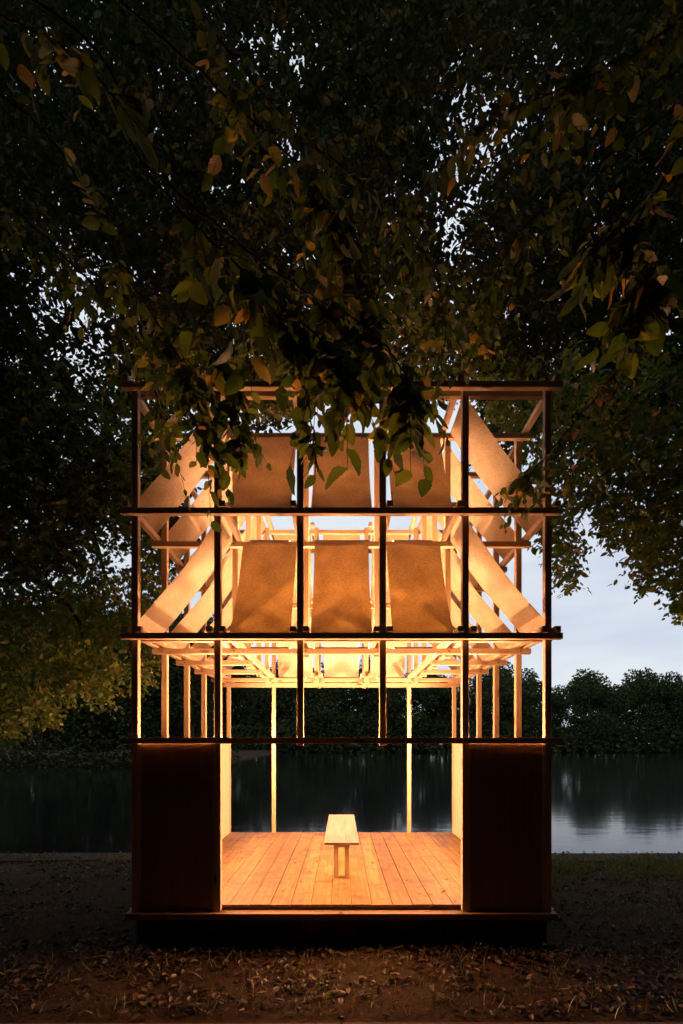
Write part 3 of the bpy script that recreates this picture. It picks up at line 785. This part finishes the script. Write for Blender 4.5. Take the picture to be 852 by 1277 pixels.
# low scrub hiding the feet of the far trees
p = np.stack([rng.uniform(-115, 115, 16000), rng.uniform(124.5, 132, 16000), np.abs(rng.normal(0, 2.6, 16000)) - .5], -1)
m_ = 14000
pa = np.stack([rng.uniform(-95, -12, m_), rng.uniform(46.5, 55, m_), np.abs(rng.normal(0, 1.5, m_)) - .6], -1)
p = np.concatenate([p, pa]); ssz = np.concatenate([rng.uniform(.6, 1.4, 16000), rng.uniform(.2, .55, m_)]); nS = len(p)
tag(link('shore_scrub', leaves_mesh('shore_scrub', p, rand_dir(nS, -.6, .6), norm(rng.normal(0, .6, p.shape) + np.array([0, -.5, .5])), ssz, rng.uniform(0, 1, nS)), LEAF_FAR),
    'low dark scrub along the water line of the far shore', 'shrubs', kind='stuff')

# unseen wood added behind and beside the path: keeps sky light off the bank
def shade_wall(n, x, y, z):
    p = np.stack([rng.uniform(*x, n), rng.uniform(*y, n), rng.uniform(*z, n)], -1)
    return p, rand_dir(n, -.7, .3), norm(rng.normal(0, 1, (n, 3))), rng.uniform(1.1, 2.0, n)
pos, ax, nr, sz = cat4([shade_wall(15000, (-26, 26), (-28, -20), (0, 15)), shade_wall(10000, (-25, -16), (-28, 5), (0, 15)), shade_wall(10000, (16, 25), (-28, 5), (0, 15)),
                        shade_wall(9000, (-20, 20), (-24, -13), (9, 15))])
tag(link('wood', leaves_mesh('wood', pos, ax, nr, sz, rng.uniform(0, 1, len(pos))), LEAF_FAR), 'unseen wood added behind the path to block the sky light', 'wood', kind='stuff')

# ------------------------------------------------------------------ ground cover
def ground_pts(n, x, y):
    p = np.stack([rng.uniform(*x, n), rng.uniform(*y, n)], -1)
    inpav = (np.abs(p[:, 0]) < 2.1) & (p[:, 1] > -0.02) & (p[:, 1] < 4.15)
    p = p[~inpav]
    return np.concatenate([p, ground_z(p[:, 0], p[:, 1])[:, None]], 1)
lit = []
def patchy(p):
    f = np.sin(p[:, 0] * 2.1 + 1.3 * np.sin(p[:, 1] * 2.7)) * np.cos(p[:, 1] * 3.1 + 0.8 * np.sin(p[:, 0] * 1.9)) + 0.5 * np.sin(p[:, 0] * 5.3 + p[:, 1] * 4.1)
    return np.clip(0.42 + 0.45 * f, 0.06, 1)
a = ground_pts(5600, (-4.5, 4.5), (-1.28, 0.1)); keep = rng.uniform(0, 1, len(a)) < patchy(a) * (1 - .75 * np.exp(-((a[:, 0] - .1) / .75) ** 2)); lit.append(a[keep])
a = ground_pts(19000, (-8, 8), (-1.2, 4.6)); lit.append(a[rng.uniform(0, 1, len(a)) < patchy(a)])
a = ground_pts(900, (-2.6, 2.6), (-.32, -.04)); a[:, 1] = -.04 - np.abs(rng.normal(0, .10, len(a))); lit.append(a)
fine = ground_pts(16000, (-5, 5), (-1.28, 1.5)); lit.append(fine)
a = ground_pts(700, (-8, 8), (4.62, 5.25)); a[:, 2] = -.25; lit.append(a)
a = np.concatenate(lit); a[:, 2] += rng.uniform(.004, .03, len(a))
ax = rand_dir(len(a), -.25, .35); nr = norm(np.array([0, 0, 1.0]) + rng.normal(0, .38, a.shape))
lsz = rng.uniform(.02, .085, len(a)); off = sum(len(q_) for q_ in lit[:3]); lsz[off:off + len(fine)] = rng.uniform(.006, .024, len(fine))
tc_ = T6.copy(); tc_[:, 2] *= 3
tag(link('leaf_litter', leaves_mesh('leaf_litter', a, ax, nr, lsz, rng.uniform(0, 1, len(a)) ** 2.2, (tc_, F6)), LITTER), 'brown fallen leaves strewn thick over the bank', 'leaf litter', kind='stuff')
# grass: curved blades of three quads... two quads each
TG = np.array([[0, .012, 0], [0, -.012, 0], [.5, -.01, .0], [.5, .01, .0], [1, .002, -.22], [1, -.002, -.22]])
FG = np.array([[0, 1, 2, 3], [3, 2, 5, 4]])
gp = []
gp.append((ground_pts(2600, (-8.5, 8.5), (4.5, 4.9)), .05, .2, (0, .9)))
gp.append((ground_pts(1500, (-4.5, 4.5), (-1.28, 0.05)), .03, .15, (.45, 1.0)))
def ragged(p, y0):
    e = y0 + .45 * np.sin(p[:, 0] * 1.9) + .25 * np.sin(p[:, 0] * 5.1 + 1)
    return p[rng.uniform(0, 1, len(p)) < np.clip((p[:, 1] - e) / .9, .05, 1) * np.clip(patchy(p * 1.3) * 1.6, .25, 1)]
gp.append((ragged(ground_pts(26000, (1.9, 8.5), (.4, 4.7)), 2.3), .05, .20, (0, .95)))
gp.append((ragged(ground_pts(12000, (-8.5, -1.9), (.4, 4.7)), 3.0), .05, .15, (0, .95)))
gp.append((ground_pts(4200, (-7, 7), (-.4, 3.2)), .04, .11, (0, 1.0)))
for gi, mul in ((0, 1), (3, 1)):
    g = gp[gi]; kp = rng.uniform(0, 1, len(g[0])) < patchy(g[0][:, [1, 0, 2]] * 1.4) * (1 - .8 * np.exp(-((g[0][:, 0] - .1) / .8) ** 2)); gp[gi] = (g[0][kp],) + g[1:]
pos = np.concatenate([g[0] for g in gp]); sz = np.concatenate([rng.uniform(g[1], g[2], len(g[0])) for g in gp]); ti = np.concatenate([rng.uniform(*g[3], len(g[0])) for g in gp])
ax = norm(np.array([0, 0, 1.0]) + rng.normal(0, .55, pos.shape) * np.array([1, 1, .3])); nr = norm(rng.normal(0, 1, pos.shape) * np.array([1, 1, .2]))
pos[:, 2] -= .005
TGs = TG.copy(); TGs[:, 1] *= 3.0
tag(link('grass', leaves_mesh('grass', pos, ax, nr, sz, ti, (TGs, FG)), GRASS), 'thin green and straw coloured grass on the bank', 'grass', kind='stuff')

# single fallen leaves
fall_meshes = []
for V, q, uv in [big_leaf(40 + s, random.uniform(.48, .62), random.uniform(-.35, .35)) for s in range(4)]:
    me = np_mesh('fallen_leaf', V, q, True, uv=uv); me.materials.append(LITTER_OBJ); fall_meshes.append(me)
def fallen(x, y, z, size, label, group, tilt=.25):
    o = link('fallen_leaf', fall_meshes[random.randrange(4)], None, None, (x, y, z))
    o.rotation_euler = (random.uniform(-tilt, tilt), random.uniform(-tilt, tilt), random.uniform(0, 6.28)); o.scale = (size,) * 3
    return tag(o, label, 'leaf', group)
for _ in range(70):
    x, y = random.uniform(-2.9, 2.9), random.uniform(-1.2, -0.15)
    fallen(x, y, float(ground_z(np.array(x), np.array(y))) + .02, random.uniform(.06, .10), 'curled brown fallen leaf on the earth before the pavilion', 'fallen leaves before the pavilion')
for x, y, sc in ((-.62, .45, .05), (-1.05, .3, .04), (-.4, 1.3, .05), (.95, .35, .06), (1.05, .42, .07), (.88, .30, .05), (1.2, .9, .04), (-1.3, 2.2, .05), (.55, 1.8, .05), (-.1, .95, .06), (-.9, 1.7, .04), (.2, .6, .035)):
    fallen(x, y, FLOOR + .008, sc, 'small dry leaf lying on the pavilion floor boards', 'dry leaves on the floor boards', .1)
for _ in range(26):
    x = random.choice((-1, 1)) * random.uniform(.3, 1.45)
    fallen(x, random.uniform(.1, 3.2), FLOOR + .006, random.uniform(.025, .06), 'small dry leaf lying on the pavilion floor boards', 'dry leaves on the floor boards', .1)
fallen(-.02, -.03, SILL1 + .012, .07, 'dry leaf caught on the front sill', None, .3)
for u, v in ((503, 577), (447, 566), (497, 574), (548, 599), (511, 611), (329, 552)):
    # on the outer face of the upper front cloth
    zl, zh = LV['B'] + T + .012, LV['A'] + .01; y0, y1 = yc(0) + h + .005, yc(1) - h - T - .003
    m = (zh - zl) / (y1 - y0); sl = (HY - v) / F
    d = (zl - CAM_Z + m * (-CAM_Y - y0)) / (m - sl); pt = P(u, v, d)
    o = fallen(pt[0], pt[1] - .012, pt[2] + .006, .05, 'small dry leaf stuck on the upper front cloth panel', 'dry leaves on the cloth', .1)
    o.rotation_euler = (math.radians(58), 0, random.uniform(0, 6)); o.rotation_mode = 'XYZ'
